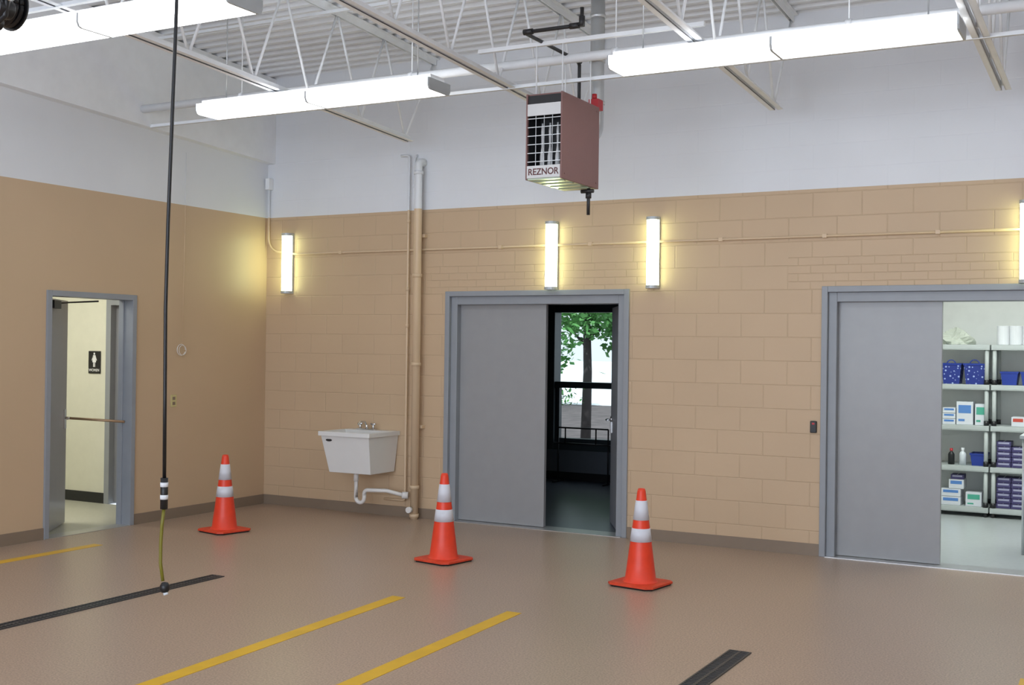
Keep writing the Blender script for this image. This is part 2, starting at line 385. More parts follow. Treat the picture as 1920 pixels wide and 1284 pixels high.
# ------------------------------------------------------------------ exterior
G().box((-45,4.2,-.3),(20,27,-.2)).build('ground_mulch',M_mulch,**S)
G().box((-150,27,-.3),(80,170,-.19)).build('ground_pavement',M_pave,**S)
def tree(loc,h,lz0,lz1,rad,n,label,ncl=26,sz=(.05,.10)):
    r=root('tree',loc,label,'tree')
    x,y,z=loc
    g=G().tube([(x,y,z),(x+.03,y,z+h*.3),(x-.04,y+.05,z+h*.6),(x+.02,y,z+h)],[.10,.08,.06,.03],10)
    for i in range(9):
        a=random.uniform(0,6.28); zz=z+h*random.uniform(.35,.95); l=rad*random.uniform(.5,.9)
        g.tube([(x,y,zz),(x+l*.5*math.cos(a),y+l*.5*math.sin(a),zz+.25),(x+l*math.cos(a),y+l*math.sin(a),zz+.35)],[.03,.02,.008],6)
    g.build('trunk',M_bark,r)
    g=G(); cl=[]
    for i in range(ncl):
        a=random.uniform(0,6.28); q=rad*math.sqrt(random.random()); cl.append((x+q*math.cos(a),y+q*math.sin(a),random.uniform(lz0,lz1)))
    for i in range(n):
        c=random.choice(cl); p=Vector((random.gauss(c[0],.26),random.gauss(c[1],.26),random.gauss(c[2],.16)))
        u=Vector((random.gauss(0,1),random.gauss(0,1),random.gauss(0,.5))).normalized(); v=u.cross(Vector((random.gauss(0,1),random.gauss(0,1),random.gauss(0,1)))).normalized()
        s=random.uniform(*sz)
        g.add([p-u*s,p+v*s*.5,p+u*s,p-v*s*.5],[(0,1,2,3)])
    g.build('foliage',M_leafg,r)
tree((-.58,9.5,-.2),5,1.75,3.6,1.3,4200,'young leafy green tree on a mulch bed outside window',30)
tree((-9.3,24,-.2),5,1.4,4.6,1.6,1600,'leafy tree beyond mulch bed',22,(.10,.18))
g=G()
for i in range(420):
    p=Vector((random.gauss(-1.15,.28),random.gauss(9.0,.25),random.uniform(.70,1.10))); u=Vector((random.gauss(0,1),random.gauss(0,1),random.gauss(0,1))).normalized(); v=u.cross(Vector((0,.3,1))).normalized(); s=.05
    g.add([p-u*s,p+v*s*.5,p+u*s,p-v*s*.5],[(0,1,2,3)])
for i in range(6):
    a=i*1.05; g.tube([(-1.15,9.0,-.2),(-1.15+.2*math.cos(a),9.0+.2*math.sin(a),.85)],.008,5)
g.build('shrub',M_leafg,label='low leafy green shrub on mulch',category='shrub')
# ------------------------------------------------------------------ storage room
G().box((5.0,.2,-.1),(9.6,4.0,0)).build('floor_storage',M_stfloor,**S)
G().box((5.0,3.85,0),(9.6,4.0,3)).build('wall_storage_back',M_stwall,**S)
G().box((5.0,.2,0),(5.1,3.85,3)).build('wall_storage_left',M_stwall,**S)
G().box((9.5,.2,0),(9.6,3.85,3)).build('wall_storage_right',M_stwall,**S)
G().box((5.0,.2,3),(9.6,4.0,3.1)).build('ceiling_storage',M_stwall,**S)
SZ=[.10,.53,.96,1.39,1.81]; SY0,SY1=3.3,3.78
def shelving(x0):
    r=root('storage_shelf',(x0+.455,3.54,0),'pale grey five-tier plastic shelving unit against white wall','shelf',group='plastic shelving units in the storeroom')
    x1=x0+.91
    for z in SZ:
        G().box((x0,SY0,z-.055),(x1,SY1,z)).box((x0+.03,SY0-.004,z-.045),(x1-.03,SY0,z-.012)).build('shelf',M_shelf,r,bevel=.006)
    for x in (x0+.03,x1-.03):
        for y in (SY0+.035,SY1-.035):
            g=G()
            for i,z in enumerate(SZ[:-1]):
                g.cyl((x,y,z),(x,y,SZ[i+1]-.055),.021,12,0); g.cyl((x,y,z),(x,y,z+.05),.026,12,1)
            g.cyl((x,y,0),(x,y,SZ[0]-.055),.024,12,1)
            g.build('post',[M_shelf,M_black],r)
    return r
shelving(6.02); shelving(6.945)
def carton(x,z,w,h,dpt,body,ink,label,y=3.36,group=None,name='carton'):
    b=G().box((x,y,z+.001),(x+w,y+dpt,z+h)).build(name,body,bevel=.003,label=label,category='box')
    G().box((x+w*.12,y-.0015,z+h*.50),(x+w*.88,y,z+h*.85)).build('printed_label',ink,b)
    if h>.1: G().box((x+w*.12,y-.0015,z+h*.15),(x+w*.5,y,z+h*.25)).build('printed_stripe',ink,b)
    G().box((x+w*.47,y,z+h),(x+w*.53,y+dpt,z+h+.001)).build('packing_tape',M_paper,b)
    if group: b['group']=group
    return b
def sbin(x,z,w,h,m,label,y=3.37,dpt=.26,handles=False):
    z+=.001
    r=root('storage_bin',(x+w/2,y+dpt/2,z),label,'basket' if handles else 'bin')
    i=w*.10
    G().loft((x+i,y+i,x+w-i,y+dpt-i,z),(x,y,x+w,y+dpt,z+h),.006,.006).build('bin_body',m,r)
    G().loft((x-.004,y-.004,x+w+.004,y+dpt+.004,z+h-.018),(x-.006,y-.006,x+w+.006,y+dpt+.006,z+h),.009,.0).build('bin_rim',M_blue,r)
    if handles:
        G().tube(arc((x+w/2,y+.01,z+h-.01),w*.22,0,180,(0,2),8),.006,6).build('handle',M_blue,r)
    return r
vs=[];fs=[];nu,nv_=22,8
for i in range(nv_+1):
    ph=math.pi/2*i/nv_
    for j in range(nu):
        th=2*math.pi*j/nu; k=1+.22*math.sin(3*th+i)+.14*math.sin(7*th+2*i)+random.uniform(-.07,.07)
        rr=.155*math.cos(ph)*k; vs.append((6.57+rr*math.cos(th),3.50+rr*.75*math.sin(th),1.812+.15*math.sin(ph)*(1+.25*math.sin(2*th+.5*i))))
for i in range(nv_):
    for j in range(nu): fs.append((i*nu+j,i*nu+(j+1)%nu,(i+1)*nu+(j+1)%nu,(i+1)*nu+j))
fs.append(tuple(reversed(range(nu))))
G().add(vs,fs).build('folded_cloth',M_cloth,label='crumpled pale cloth bag heaped on top shelf',category='cloth')
sbin(6.44,SZ[3],.20,.22,M_basket,'blue patterned basket with white snowflakes on shelf',handles=True)
sbin(6.665,SZ[3],.22,.22,M_basket,'blue patterned basket with white snowflakes on shelf',handles=True)
for k,(hh) in enumerate((0,.06,.12)): carton(6.46,SZ[2]+hh,.13,.057,.2,M_carton,M_cblue,'small white carton with blue print in stack',group='small white cartons')
carton(6.60,SZ[2],.165,.245,.2,M_carton,M_cblue,'tall white carton with blue print on shelf')
carton(6.785,SZ[2],.11,.225,.2,M_carton,M_cgreen,'tall white carton with green print on shelf')
def bottle(x,z,h,r,m,mc,label,y=3.42):
    z+=.001
    ro=root('bottle',(x,y,z),label,'bottle')
    G().lathe((x,y,z),[(0,0),(r,0),(r,h*.62),(r*.85,h*.70),(r*.4,h*.80),(r*.4,h*.86),(0,h*.86)],16).build('bottle_body',m,ro)
    G().lathe((x,y,z),[(r*.48,h*.84),(r*.48,h),(0,h)],14).build('cap',mc,ro)
bottle(6.545,SZ[1],.17,.033,M_blackbase,M_red,'small dark bottle with red cap on shelf')
bottle(6.66,SZ[1],.18,.036,M_bottle,M_paper,'clear bottle with white cap on shelf')
sbin(6.74,SZ[1],.16,.13,M_blue,'solid blue plastic bin on shelf')
carton(6.45,SZ[0],.20,.09,.25,M_carton,M_cblue,'white carton with blue print in stack'); carton(6.45,SZ[0]+.093,.20,.08,.25,M_carton,M_cblue,'white carton with blue print in stack')
carton(6.53,SZ[0]+.176,.15,.10,.22,M_carton,M_cblue,'white carton with blue stripe stacked on others')
carton(6.55,SZ[0]+.278,.13,.05,.18,M_purple,M_plum,'flat dark carton on top of stack')
carton(6.70,SZ[0],.16,.15,.22,M_carton,M_cgreen,'white carton with green print on bottom shelf')
for i in range(3):
    x=7.045+.125*i; r=root('paper_roll',(x,3.45,1.811),'white paper towel roll on top shelf','paper roll',group='paper towel rolls')
    G().lathe((x,3.45,1.811),[(.018,0),(.058,0),(.061,.004),(.061,.196),(.058,.20),(.018,.20),(.018,0)],24,0,False).build('paper',M_paper,r)
    G().lathe((x,3.45,1.811),[(.0175,.001),(.0175,.199),(.015,.199),(.015,.001),(.0175,.001)],16).build('cardboard_core',M_outlet,r)
sbin(7.03,SZ[3],.17,.14,M_blue,'solid blue plastic bin on shelf'); sbin(7.225,SZ[3],.17,.14,M_blue,'solid blue plastic bin on shelf')
carton(7.14,SZ[2],.13,.10,.2,M_carton,M_cred,'white carton with red print on shelf'); carton(7.29,SZ[2],.13,.14,.2,M_carton,M_cblue,'white carton with blue print on shelf')
b=carton(7.0,SZ[1],.14,.052,.24,M_purple,M_plum,'dark purple glove carton in stack',group='dark purple cartons on the shelves')
for si,(z0,rows) in enumerate(((SZ[1],5),(SZ[0],6))):
    for c in range(2):
        for rr in range(rows-(c%2 if si==0 else 0)):
            if si==0 and c==0 and rr==0: continue
            nb=clone(b); nb.location=Vector(b.location)+Vector((c*.145+(.004 if rr%2 else 0),0,z0-SZ[1]+rr*.0545))
t=root('side_table',(7.85,1.25,0),'pale topped table on thin metal legs','table')
G().box((7.43,.99,.99),(8.25,1.5,1.02)).build('table_top',M_shelf,t,bevel=.004)
for x in (7.46,8.22):
    for y in (1.02,1.47): G().cyl((x,y,0),(x,y,.99),.012,10).build('leg',M_steel,t)
# ------------------------------------------------------------------ floor marks
def stripe(x0,y0,x1,y1,w=.105):
    G().hexa([(x1-w/2,y1,0.0),(x1+w/2,y1,0.0),(x0+w/2,y0,0.0),(x0-w/2,y0,0.0)],[(x1-w/2,y1,.002),(x1+w/2,y1,.002),(x0+w/2,y0,.002),(x0-w/2,y0,.002)]).build('floor_stripe',M_yellow,label='painted yellow line on brown epoxy floor',category='floor marking',group='yellow floor lines')
stripe(.59,-2.80,.62,-9); stripe(3.905,-3.19,4.16,-9); stripe(4.80,-3.19,4.99,-9); stripe(7.86,-3.15,7.95,-9)
def drain(x0,x1,y0,y1):
    r=root('trench_drain',((x0+x1)/2,(y0+y1)/2,0),'long black slotted metal trench drain grate set in floor','drain',group='trench drains')
    G().box((x0-.010,y1,0),(x0,y0,.006)).box((x1,y1,0),(x1+.010,y0,.006)).box((x0-.010,y0,0),(x1+.010,y0+.010,.006)).build('drain_frame',M_gratei,r)
    g=G().box((x0,y1,0),(x1,y0,.0015))
    y=y0-.01
    while y>y1:
        g.box((x0,y-.012,.0015),(x1,y,.005),1); y-=.028
    xm=(x0+x1)/2; g.box((xm-.008,y1,.0015),(xm+.008,y0,.0052),1)
    g.build('grate',[M_blackbase,M_gratei],r)
drain(2.325,2.425,-3.30,-8); drain(6.31,6.42,-3.40,-8)
# ------------------------------------------------------------------ cones
def cone(loc,rot):
    x,y,z=loc
    r=root('traffic_cone',loc,'orange traffic cone with two white reflective bands','traffic cone',group='traffic cones')
    def rz(z): return .115+(.028-.115)*(z-.03)/.67
    def seg(za,zb_,off=0): return [(rz(za)+off,za),(rz(zb_)+off,zb_)]
    prof=[(.13,.028),(.122,.04)]+[(rz(.05+i*.13),.05+i*.13) for i in range(5)]+[(rz(.68),.68),(.024,.70),(.018,.70),(.018,.66)]
    G().lathe(loc,prof,28).build('cone_body',M_orange,r)
    G().lathe(loc,[(rz(.475)+.0,.475)]+seg(.475,.615,.0025)+[(rz(.615),.615)],28).build('reflective_band',M_refl,r)
    G().lathe(loc,[(rz(.32),.32)]+seg(.32,.415,.0025)+[(rz(.415),.415)],28).build('reflective_band',M_refl,r)
    h=.185;c=.04
    def oct_(h,c,z0): return [(x-h+c,y-h,z0),(x+h-c,y-h,z0),(x+h,y-h+c,z0),(x+h,y+h-c,z0),(x+h-c,y+h,z0),(x-h+c,y+h,z0),(x-h,y+h-c,z0),(x-h,y-h+c,z0)]
    vs=oct_(h-.01,c,z+.0)+oct_(h-.006,c,z+.012)+oct_(h,c,z+.013)+oct_(h,c,z+.026)+oct_(h-.02,c,z+.031)
    g=G(); fs=[tuple(reversed(range(8)))]
    g.add(vs,fs+[(k*8+j,k*8+(j+1)%8,k*8+8+(j+1)%8,k*8+8+j) for k in range(1,4) for j in range(8)]+[tuple(range(32,40))],0)
    g.add(vs,[(j,(j+1)%8,8+(j+1)%8,8+j) for j in range(8)],1)
    g.build('cone_base',[M_orange2,M_blackbase],r)
    r.rotation_euler=(0,0,math.radians(rot))
cone((.98,-1.69,0),-12); cone((3.45,-1.88,0),-10); cone((5.16,-1.93,0),-8)
# ------------------------------------------------------------------ sconces
def sconce(x):
    r=root('wall_sconce',(x,0,2.26),'lit vertical wall light with white lens on tan block wall','wall light',group='vertical wall lights')
    G().box((x-.055,-.03,2.26),(x+.055,0,2.90)).build('housing',M_capgrey,r,bevel=.004)
    n=10; vs=[];fs=[]
    pr=[(x+.055*math.cos(math.pi*i/n),-.03-.075*math.sin(math.pi*i/n)**.7) for i in range(n+1)]
    for (a,b_) in pr: vs+=[(a,b_,2.285),(a,b_,2.875)]
    for i in range(n): fs.append((2*i,2*i+1,2*i+3,2*i+2))
    fs.append(tuple(2*i for i in range(n+1))); fs.append(tuple(2*i+1 for i in reversed(range(n+1))))
    G().add(vs,fs).build('lens',M_slens,r)
    for za,zb2 in ((2.26,2.287),(2.873,2.90)):
        g=G(); q=[(x+.061*math.cos(math.pi*i/n),-.03-.081*math.sin(math.pi*i/n)**.7) for i in range(n+1)]
        m=n+1; v=[(a,b_,za) for a,b_ in q]+[(a,b_,zb2) for a,b_ in q]
        f=[tuple(range(m)),tuple(reversed(range(m,2*m)))]+[(i,i+m,i+1+m,i+1) for i in range(n)]
        g.add(v,f).build('end_cap',M_capgrey,r)
for x in (.315,3.46,4.475,7.56): sconce(x)
r=root('electrical_conduit',(.03,-.02,2.68),'thin tan painted conduit running along block wall','conduit')
pts=[(.045,-.03,3.45),(.045,-.03,2.88)]+arc((.20,-.03,2.86),.155,180,270,(0,2),8)+[(.30,-.03,2.70),(.40,-.018,2.68),(XR-.02,-.018,2.68)]
G().tube(pts,.011,8).build('conduit_pipe',M_pipe,r)
for x in (1.0,2.9,3.85,5.1,6.0,6.9): G().box((x-.018,-.034,2.665),(x+.018,0,2.695)).build('conduit_clip',M_pipe,r)
G().box((.02,-.07,3.38),(.075,0,3.50)).build('junction_box',M_white,r,bevel=.005)
# stack pipes
r=root('drain_stack_pipe',(2.0,-.09,0),'thick vertical pipe, tan below and white above, on block wall','pipe')
px=2.0; py=-.095
G().tube([(px,py,0),(px,py,3.50)]+arc((px,py+.05,3.50),.05,180,90,(1,2),5)+[(px,-.001,3.55)],.040,18).build('pipe_body',M_pipe,r)
for z in (.02,.30,1.52,2.40,3.42): G().cyl((px,py,z),(px,py,z+.035),.048,18).build('coupling',M_pipe,r)
for z in (.9,2.8): G().box((px-.055,-.056,z),(px+.055,0,z+.03)).build('pipe_bracket',M_pipe,r)
for xx,zl in ((1.855,.17),(1.920,3.10)):
    r=root('supply_pipe',(xx,-.045,zl),'thin vertical painted water pipe on block wall','pipe',group='thin water pipes')
    Y=-.045
    if xx<1.9:
        top=[(xx,Y,3.60)]+arc((xx-.03,Y,3.60),.03,0,90,(0,2),4)+[(xx-.10,Y,3.63)]; low=[(xx-.25,Y,zl)]+arc((xx-.03,Y,zl+.03),.03,270,360,(0,2),4)
    else:
        top=[(xx,Y,3.60),(xx,-.001,3.63)]; low=[(xx,-.001,zl-.03),(xx,Y,zl)]
    G().tube(low+[(xx,Y,zl+.1)]+top,.012,8).build('pipe_body',M_pipe,r)
    for z in ((1.9,2.27,2.95) if xx<1.9 else (3.3,)): G().cyl((xx,Y,z),(xx,Y,z+.035),.018,10).build('coupling',M_pipe,r)
# ------------------------------------------------------------------ sink
r=root('utility_sink',(1.45,-.27,.44),'white plastic wall-mounted utility sink with chrome faucet','sink')
x0,x1,y0,y1,zt=1.14,1.76,-.54,-.003,.86
g=G()
b=(x0+.07,y0+.10,x1-.05,y1-.02,.45); t_=(x0+.02,y0+.02,x1-.02,y1,zt-.04)
def q(a,z): return [(a[0],a[1],z),(a[2],a[1],z),(a[2],a[3],z),(a[0],a[3],z)]
g.add(q(b,b[4])+q(t_,zt-.04),[(3,2,1,0)]+[(j,(j+1)%4,4+(j+1)%4,4+j) for j in range(4)])
ri=(x0+.035,y0+.035,x1-.035,y1-.13); bi=(x0+.10,y0+.13,x1-.08,y1-.15)
R0=(x0,y0,x1,y1)
g.add(q(t_,zt-.04)+q(R0,zt-.045)+q(R0,zt)+q(ri,zt)+q(bi,.47),[(k*4+j,k*4+(j+1)%4,k*4+4+(j+1)%4,k*4+4+j) for k in range(4) for j in range(4)]+[(16,17,18,19)])
g.build('basin',M_sink,r,bevel=.008)
g=G().box((1.30,-.12,zt),(1.52,-.06,zt+.015)).cyl((1.41,-.09,zt+.015),(1.41,-.09,zt+.05),.016,12)
g.tube([(1.41,-.09,zt+.04),(1.41,-.12,zt+.085),(1.41,-.2,zt+.09),(1.41,-.235,zt+.06)],.010,10)
fa=g.build('faucet',M_chrome,r,bevel=.002)
for x in (1.33,1.49):
    G().cyl((x,-.09,zt+.015),(x,-.09,zt+.055),.013,12).tube([(x-.03,-.09,zt+.062),(x+.03,-.09,zt+.062)],.009,8).tube([(x,-.12,zt+.062),(x,-.06,zt+.062)],.009,8).build('faucet_knob',M_chrome,fa)
sx,sy=1.44,-.30
G().cyl((sx,sy,.36),(sx,sy,.45),.026,14).tube([(sx,sy,.38),(sx,sy,.20)]+arc((sx+.05,sy,.20),.05,180,360,(0,2),8)+[(sx+.10,sy,.24)]+arc((sx+.14,sy,.24),.04,180,90,(0,2),5)+[(sx+.30,sy+.10,.275),(1.91,-.14,.235)],.020,12).build('drain_trap',M_pvc,r)
G().cyl((1.89,-.145,.235),(1.945,-.12,.235),.035,14).build('drain_coupling',M_pvc,r)
G().cyl((1.99,-.19,.10),(1.99,-.148,.10),.03,14).build('cleanout_plug',M_pvc,r)
g=G(); n=16
g.add([(x0+.115+.038*math.cos(2*math.pi*i/n),y0+.0275,zt-.085+.013*math.sin(2*math.pi*i/n)) for i in range(n)],[tuple(range(n))]); g.build('maker_badge',M_black,r)
# ------------------------------------------------------------------ small wall things
g=root('card_reader',(5.92,0,1.03),'small black card reader on tan block wall','card reader')
G().box((5.895,-.022,1.03),(5.95,0,1.13)).build('reader_body',M_black,g,bevel=.006)
G().box((5.912,-.0235,1.10),(5.933,-.022,1.115)).build('indicator',M_red,g)
g=root('wall_outlet',(0,-1.36,1.09),'cream electrical outlet plate on tan wall','outlet')
G().box((0,-1.395,1.09),(.008,-1.32,1.21)).build('cover_plate',M_outlet,g,bevel=.003)
for z in (1.11,1.16): G().box((.008,-1.375,z),(.010,-1.34,z+.03)).build('socket',M_base,g)
g=root('hanging_wire',(.02,-1.27,1.6),'thin pale wire with small coil hanging on tan wall','wire')
G().tube([(.02,-1.25,3.6),(.015,-1.25,2.6),(.02,-1.27,1.70)],.0025,6).build('wire_strand',M_pipe,g)
G().tube(arc((.02,-1.28,1.65),.055,0,340,(1,2),18),.0035,6).tube(arc((.03,-1.272,1.646),.048,20,380,(1,2),18),.003,6).build('wire_coil',M_pvc,g)
# ------------------------------------------------------------------ ceiling steel
def joist(x):
    r=root('roof_joist',(x,-6,3.7),'white painted open-web steel roof joist under ribbed deck','joist',group='open-web steel roof joists')
    ya,yb=-.45,YR+.05
    def chord(y0,y1,zf,h,name,up):
        g=G()
        for s in (-1,1):
            a,b_=(x+s*.012,x+s*.055); lo,hi=min(a,b_),max(a,b_)
            t=.006
            z0=0 if not up else h-t
            g.hexa([(lo,y1,zf(y1)+z0),(hi,y1,zf(y1)+z0),(hi,y0,zf(y0)+z0),(lo,y0,zf(y0)+z0)],[(lo,y1,zf(y1)+z0+t),(hi,y1,zf(y1)+z0+t),(hi,y0,zf(y0)+z0+t),(lo,y0,zf(y0)+z0+t)])
            lo,hi=(x+.012,x+.018) if s>0 else (x-.018,x-.012)
            g.hexa([(lo,y1,zf(y1)),(hi,y1,zf(y1)),(hi,y0,zf(y0)),(lo,y0,zf(y0))],[(lo,y1,zf(y1)+h),(hi,y1,zf(y1)+h),(hi,y0,zf(y0)+h),(lo,y0,zf(y0)+h)])
        g.build(name,M_white,r)
    chord(ya,yb,zb,.05,'bottom_chord',False)
    zt=lambda y: zd(y)-.062
    chord(-.01,yb,zt,.06,'top_chord',True)
    g=G(); y=ya-.08; top=False; p=(x,y,zb(y)+.02)
    g.tube([(x,-.03,zt(-.03)+.02),p],.011,8)
    while y>-11.5:
        y2=y-.36; p2=(x,y2,(zb(y2)+.02) if top else zt(y2)+.03)
        g.tube([p,p2],.011,8); p=p2; y=y2; top=not top
    g.build('web',M_white,r)
for x in (2.12,3.95,5.70,7.42,9.2,11): joist(x)
r=root('ceiling_pipe',(6,-1.9,3.90),'white painted pipe running through roof joists','pipe')
G().tube([(.1,-1.9,3.90),(XR-.01,-1.9,3.90)],.036,14).build('pipe_run',M_white,r)
for x in (1.3,3.1,4.9,6.6,8.4):
    G().tube([(x,-1.9,3.93),(x,-1.9,zd(-1.9))],.005,6).build('hanger_rod',M_white,r)
    G().cyl((x-.02,-1.9,3.9),(x+.02,-1.9,3.9),.044,14).build('coupling',M_white,r)
def bridging(y,z):
    r=root('joist_bridging',(5,y,z),'thin white steel angle bridging roof joists','bridging',group='joist bridging angles')
    G().box((.1,y-.015,z),(XR-.01,y+.015,z+.004)).box((.1,y-.002,z),(XR-.01,y+.002,z+.03)).build('angle',M_white,r)
bridging(-1.8,zb(-1.8)-.006); bridging(-1.8,zd(-1.8)-.10); bridging(-4.6,zb(-4.6)-.006); bridging(-4.6,zd(-4.6)-.1)
# ------------------------------------------------------------------ fluorescent fixtures
def fixture(x0,y0,z0=3.64,L=2.28):
    x1=x0+L; xm=(x0+x1)/2; W=.30
    r=root('ceiling_light_fixture',(xm,y0+W/2,z0),'long lit fluorescent fixture with two white wraparound lenses','ceiling light',group='suspended fluorescent fixtures')
    def sec(xa,xb,g,o=0):
        pr=[(0-o,.085),(0-o,.03),(.012-o*.7,.006-o*.7),(.03,0-o),(.27,0-o),(.288+o*.7,.006-o*.7),(.30+o,.03),(.30+o,.085)]
        v=[(xa,y0+a,z0+b_) for a,b_ in pr]+[(xb,y0+a,z0+b_) for a,b_ in pr]; m=len(pr)
        f=[(i,i+1,i+1+m,i+m) for i in range(m-1)]+[tuple(reversed(range(m))),tuple(range(m,2*m)),(0,m,2*m-1,m-1)]
        g.add(v,f)
    for xa,xb in ((x0+.008,xm-.008),(xm+.008,x1-.014)):
        g=G(); sec(xa,xb,g); g.build('lens',M_lens,r)
    g=G().box((x0+.02,y0+.05,z0+.085),(x1-.02,y0+.25,z0+.12)); g.build('housing',M_white,r)
    for xa,xb in ((x0,x0+.008),(x1-.014,x1),(xm-.008,xm+.008)):
        g=G(); sec(xa,xb,g,.004); g.build('end_cap',M_capgrey,r)
    for x in (x0+.2,x1-.2): G().tube([(x,y0+.15,z0+.12),(x,y0+.15,zd(y0+.15))],.005,6).build('hanger_rod',M_steel,r)
fixture(1.33,-2.5,L=2.32); fixture(5.10,-2.5); fixture(1.40,-4.85,L=2.4); fixture(5.10,-4.85)  # last one is out of view on the same grid, added for fill light
fixture(8.9,-2.5); fixture(8.9,-4.85); fixture(1.35,-7.2); fixture(5.1,-7.2); fixture(8.9,-7.2)  # unseen fixtures carrying the grid on, added for fill light
# ------------------------------------------------------------------ unit heater
hx0,hx1,hy0,hy1,hz0,hz1=4.42,4.71,-2.40,-1.76,2.92,3.54
r=root('unit_heater',((hx0+hx1)/2,(hy0+hy1)/2,hz0),'brown and white gas unit heater hung from ceiling joists','heater')
t=.012
g=G().box((hx0,hy0,hz0),(hx0+t,hy1,hz1)).box((hx1-t,hy0,hz0),(hx1,hy1,hz1)).box((hx0+t,hy0+.02,hz1-t),(hx1-t,hy1,hz1)).box((hx0+t,hy1-t,hz0),(hx1-t,hy1,hz1-t))
for y in (hy0+.05,hy1-.05): 
    for z in (hz0+.04,hz1-.04): g.cyl((hx1,y,z),(hx1+.004,y,z),.007,8)
g.build('cabinet',M_brown,r,bevel=.002)
G().box((hx0+t,hy0+.20,hz0+.08),(hx1-t,hy0+.21,hz1-t)).box((hx0+t,hy0+.02,hz0+.02),(hx0+t+.003,hy0+.20,hz1-t)).box((hx1-t-.003,hy0+.02,hz0+.02),(hx1-t,hy0+.20,hz1-t)).box((hx0+t+.003,hy0+.02,hz0+.02),(hx1-t-.003,hy0+.20,hz0+.03)).build('shade_liner',M_black,r)  # black liner added so the opening looks dark, shade put into its colour
G().box((hx0+t,hy0+.012,hz1-.075),(hx1-t,hy0+.03,hz1-t)).build('top_slot',M_black,r)
G().box((hx0+t,hy0,hz1-.16),(hx1-t,hy0+.012,hz1-.075)).build('top_fascia',M_enamel,r)
g=G().box((hx0+t,hy0-.002,hz0+.01),(hx1-t,hy0+.010,hz0+.10)); npn=g.build('name_panel',M_enamel,r,bevel=.002)
tm=text_mesh('lettering','REZNOR',.066,M_redtxt,r,((hx0+hx1)/2,hy0-.0035,hz0+.053),(math.pi/2,0,0),.94,.0009); tm.parent=npn
for i in range(3):
    x=hx0+.085+i*.062
    G().tube([(x,hy0+.10,hz0+.10),(x,hy0+.10,hz0+.18),(x,hy0+.10,hz0+.25),(x,hy0+.10,hz0+.36),(x,hy0+.10,hz1-.20)],[.019,.018,.007,.011,.006],10).build('burner_tube',M_enamel,r)
g=G()
for i in range(6):
    z=hz0+.13+i*.062; g.box((hx0+t,hy0+.004,z-.0025),(hx1-t,hy0+.014,z+.0025))
for i in range(1,4):
    x=hx0+t+i*.0665; g.box((x-.0015,hy0+.004,hz0+.10),(x+.0015,hy0+.010,hz1-.15))
g.build('louver_grille',M_steel,r)
g=G().box((hx0+t,hy0+.01,hz0),(hx1-t,hy1-t,hz0+.01))
for i in range(4): g.box((hx0+.02,hy0+.08+i*.14,hz0-.006),(hx1-.02,hy0+.11+i*.14,hz0))
g.build('bottom_panel',M_greenglow,r)
g=G().cyl((4.66,-1.83,hz0),(4.66,-1.83,hz0-.20),.013,10).cyl((4.66,-1.83,hz0-.035),(4.66,-1.83,hz0-.075),.022,10).tube([(4.60,-1.83,hz0-.02),(4.70,-1.83,hz0-.02)],.016,10).build('drip_pipe',M_blackpipe,r)
for x in (hx0+.04,hx1-.04):
    for y in (hy0+.08,hy1-.08): G().tube([(x,y,hz1),(x,y,3.92)],.005,6).build('hanger_rod',M_white,r)
for y in (hy0+.07,hy1-.10): G().box((hx0-.45,y,3.90),(hx1+1.02,y+.03,3.93)).build('support_angle',M_white,r)
r=root('flue_pipe',(4.60,-1.52,3.4),'galvanised metal flue pipe rising from heater to roof','flue')
G().tube([(4.57,-1.76,3.36),(4.57,-1.62,3.36)]+arc((4.57,-1.62,3.48),.12,-90,0,(1,2),6)+[(4.57,-1.5,3.6),(4.57,-1.5,zd(-1.5)+.02)],.056,20).build('pipe_body',M_steel,r)
for z in (3.62,3.95,4.30): G().cyl((4.57,-1.5,z),(4.57,-1.5,z+.03),.062,20).build('coupling',M_steel,r)
G().cyl((4.57,-1.5,zd(-1.5)-.03),(4.57,-1.5,zd(-1.5)),.12,20).build('roof_flange',M_steel,r)
r=root('gas_pipe',(4.5,-1.68,3.4),'black iron gas pipe running to heater with elbows','pipe')
G().tube([(4.95,-2.6,4.05),(4.95,-2.6,3.95),(4.92,-2.6,3.93),(4.53,-2.6,3.93),(4.5,-2.57,3.93),(4.5,-1.71,3.93),(4.5,-1.68,3.90),(4.5,-1.68,3.30),(4.5,-1.74,3.28)],.014,10).build('pipe_body',M_blackpipe,r)
for p0,p1 in (((4.93,-2.6,3.93),(4.86,-2.6,3.93)),((4.57,-2.6,3.93),(4.50,-2.6,3.93)),((4.5,-1.74,3.93),(4.5,-1.67,3.93)),((4.95,-2.6,3.92),(4.95,-2.6,3.99))): G().cyl(p0,p1,.021,12).build('elbow_fitting',M_blackpipe,r)
G().box((4.60,-1.72,3.54),(4.68,-1.63,3.62)).cyl((4.64,-1.70,3.62),(4.64,-1.70,3.66),.02,10).build('control_box',M_red,r)
